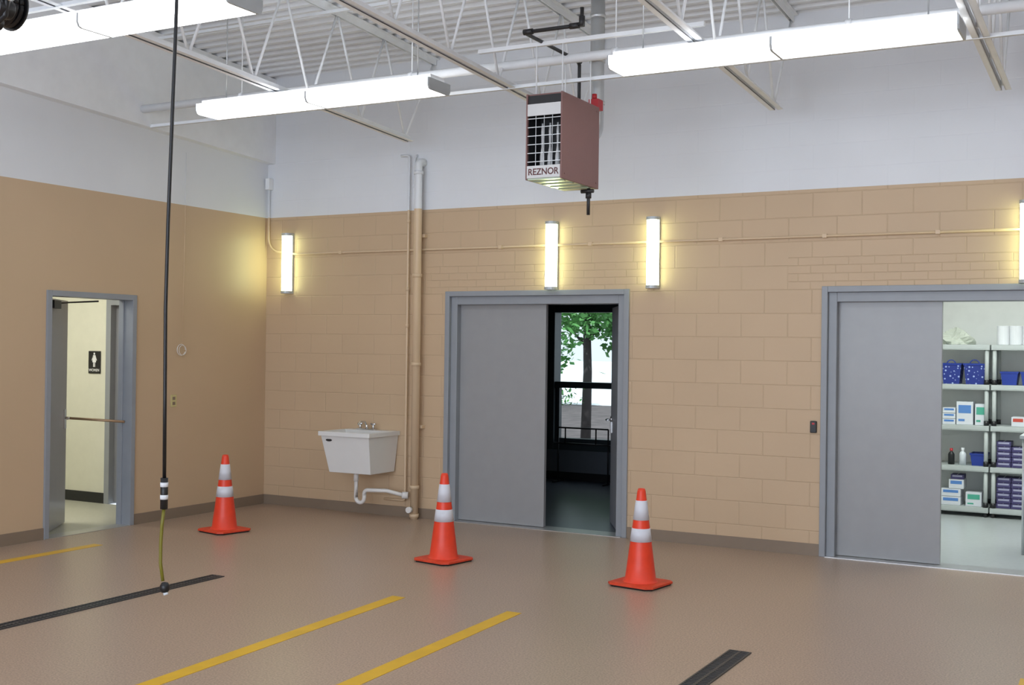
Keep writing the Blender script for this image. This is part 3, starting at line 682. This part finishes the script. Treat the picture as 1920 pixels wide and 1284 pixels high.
# ------------------------------------------------------------------ hanging hose + reel
r=root('air_hose',(3.54,-5.0,.33),'black hose hanging from ceiling with yellow lower length','hose')
top=zd(-5)
P=[(3.60,-5.0,top),(3.58,-5.0,4.2),(3.565,-5,3.6),(3.545,-5,3.0),(3.525,-5,2.4),(3.515,-5,1.9),(3.52,-5,1.4),(3.525,-5,.95)]
G().tube(P,.0105,10).build('hose_line',M_hose,r)
G().tube([(3.525,-5,.95),(3.525,-5,.775)],.021,14).build('coupler',M_black,r)
for z in (.90,.83): G().cyl((3.525,-5,z),(3.525,-5,z+.025),.0225,14).build('coupler_band',M_paper,r)
G().tube([(3.525,-5,.775),(3.512,-5,.68),(3.505,-5,.58),(3.505,-5,.47),(3.525,-5,.37)],.0095,10).build('lower_hose',M_yhose,r)
G().lathe((3.54,-5,.335),[(.001,-.03),(.018,-.026),(.028,-.010),(.028,.010),(.018,.028),(.001,.032)],16).build('end_plug',M_black,r)
G().cyl((3.545,-5,.312),(3.55,-5,.295),.014,12).build('plug_tip',M_bottle,r)
cx,cy,cz=3.16,-5.86,3.44
r=root('hose_reel',(cx,cy,cz),'black ceiling-mounted hose reel with steel fittings','hose reel')
G().cyl((cx,cy-.10,cz),(cx,cy+.10,cz),.07,28).cyl((cx,cy-.11,cz),(cx,cy-.10,cz),.115,32).cyl((cx,cy+.10,cz),(cx,cy+.11,cz),.115,32).build('drum',M_black,r)
g=G()
for i in range(6):
    y=cy-.085+i*.034; g.tube([(cx+.088*math.cos(a*math.pi/12),y,cz+.088*math.sin(a*math.pi/12)) for a in range(25)],.017,8)
g.build('wound_hose',M_hose,r)
G().cyl((cx,cy-.17,cz),(cx,cy-.11,cz),.030,16).build('swivel_fitting',M_chrome,r)
for k in range(8):
    a=k*math.pi/4+.3; G().cyl((cx+.09*math.cos(a),cy-.125,cz+.09*math.sin(a)),(cx+.09*math.cos(a),cy-.11,cz+.09*math.sin(a)),.009,8).build('bolt',M_chrome,r)
g=G().cyl((cx+.17,cy-.14,cz-.07),(cx+.17,cy-.05,cz-.07),.050,20).cyl((cx+.16,cy-.15,cz+.06),(cx+.16,cy-.05,cz+.06),.045,20).cyl((cx+.10,cy-.15,cz-.13),(cx+.10,cy-.05,cz-.13),.035,16)
g.tube([(cx-.04,cy-.1,cz-.13),(cx+.10,cy-.1,cz-.16),(cx+.20,cy-.1,cz-.11),(cx+.22,cy-.1,cz-.01),(cx+.18,cy-.1,cz+.08),(cx+.02,cy-.1,cz+.12)],.016,10)
g.build('roller_guide',M_black,r,bevel=.006)
for p,q_ in (((cx+.17,-.07),.022),((cx+.16,.06),.020),((cx+.10,-.13),.015)):
    G().cyl((p[0],cy-.165,cz+p[1]),(p[0],cy-.14,cz+p[1]),q_,12).build('bolt',M_chrome,r)
G().cyl((cx+.20,cy-.11,cz-.02),(cx+.26,cy-.11,cz-.03),.020,12).build('outlet_fitting',M_chrome,r)
for ya,yb in ((cy-.14,cy-.12),(cy+.12,cy+.14)): G().box((cx-.03,ya,cz-.03),(cx+.03,yb,zd(cy)-.012)).build('bracket',M_black,r)
# ------------------------------------------------------------------ lights
def area(loc,rot,sx,sy,p,col,name='area_lamp'):
    l=bpy.data.lights.new(name,'AREA'); l.shape='RECTANGLE'; l.size=sx; l.size_y=sy; l.energy=p; l.color=col
    o=bpy.data.objects.new(name,l); o.location=loc; o.rotation_euler=rot; COL.objects.link(o); return o
area((6,-13.8,2.2),(math.radians(90),0,0),9,3.6,600,(.74,.85,1.0),'garage_door_daylight')
area((7.2,1.6,2.95),(0,0,0),2.2,1.2,75,(.93,1.0,.97),'storeroom_lamp')
area((-1.6,-2.6,2.85),(0,0,0),1.6,1.2,60,(1,.98,.86),'hall_lamp')
sun=bpy.data.lights.new('sun','SUN'); sun.energy=3.6; sun.angle=.02; so=bpy.data.objects.new('sun',sun); so.rotation_euler=(math.radians(35),0,math.radians(15)); COL.objects.link(so)
W=bpy.data.worlds.new('World'); scene.world=W; W.use_nodes=True
W.node_tree.nodes['Background'].inputs[0].default_value=(.84,.93,1.0,1); W.node_tree.nodes['Background'].inputs[1].default_value=1.35
# ------------------------------------------------------------------ camera
yaw,pit_,roll=[math.radians(a) for a in (28.454,0.321,0.750)]
F=Vector((-math.sin(yaw)*math.cos(pit_),math.cos(yaw)*math.cos(pit_),math.sin(pit_))); R=Vector((math.cos(yaw),math.sin(yaw),0)); U=R.cross(F)
R2=R*math.cos(roll)+U*math.sin(roll); U2=U*math.cos(roll)-R*math.sin(roll)
cam=bpy.data.cameras.new('camera'); cam.lens=2197.7/1920*36; cam.sensor_width=36; cam.clip_end=300
co=bpy.data.objects.new('camera',cam); COL.objects.link(co)
mt=Matrix((R2,U2,-F)).transposed().to_4x4(); mt.translation=Vector((8.379,-9.874,1.7)); co.matrix_world=mt
scene.camera=co
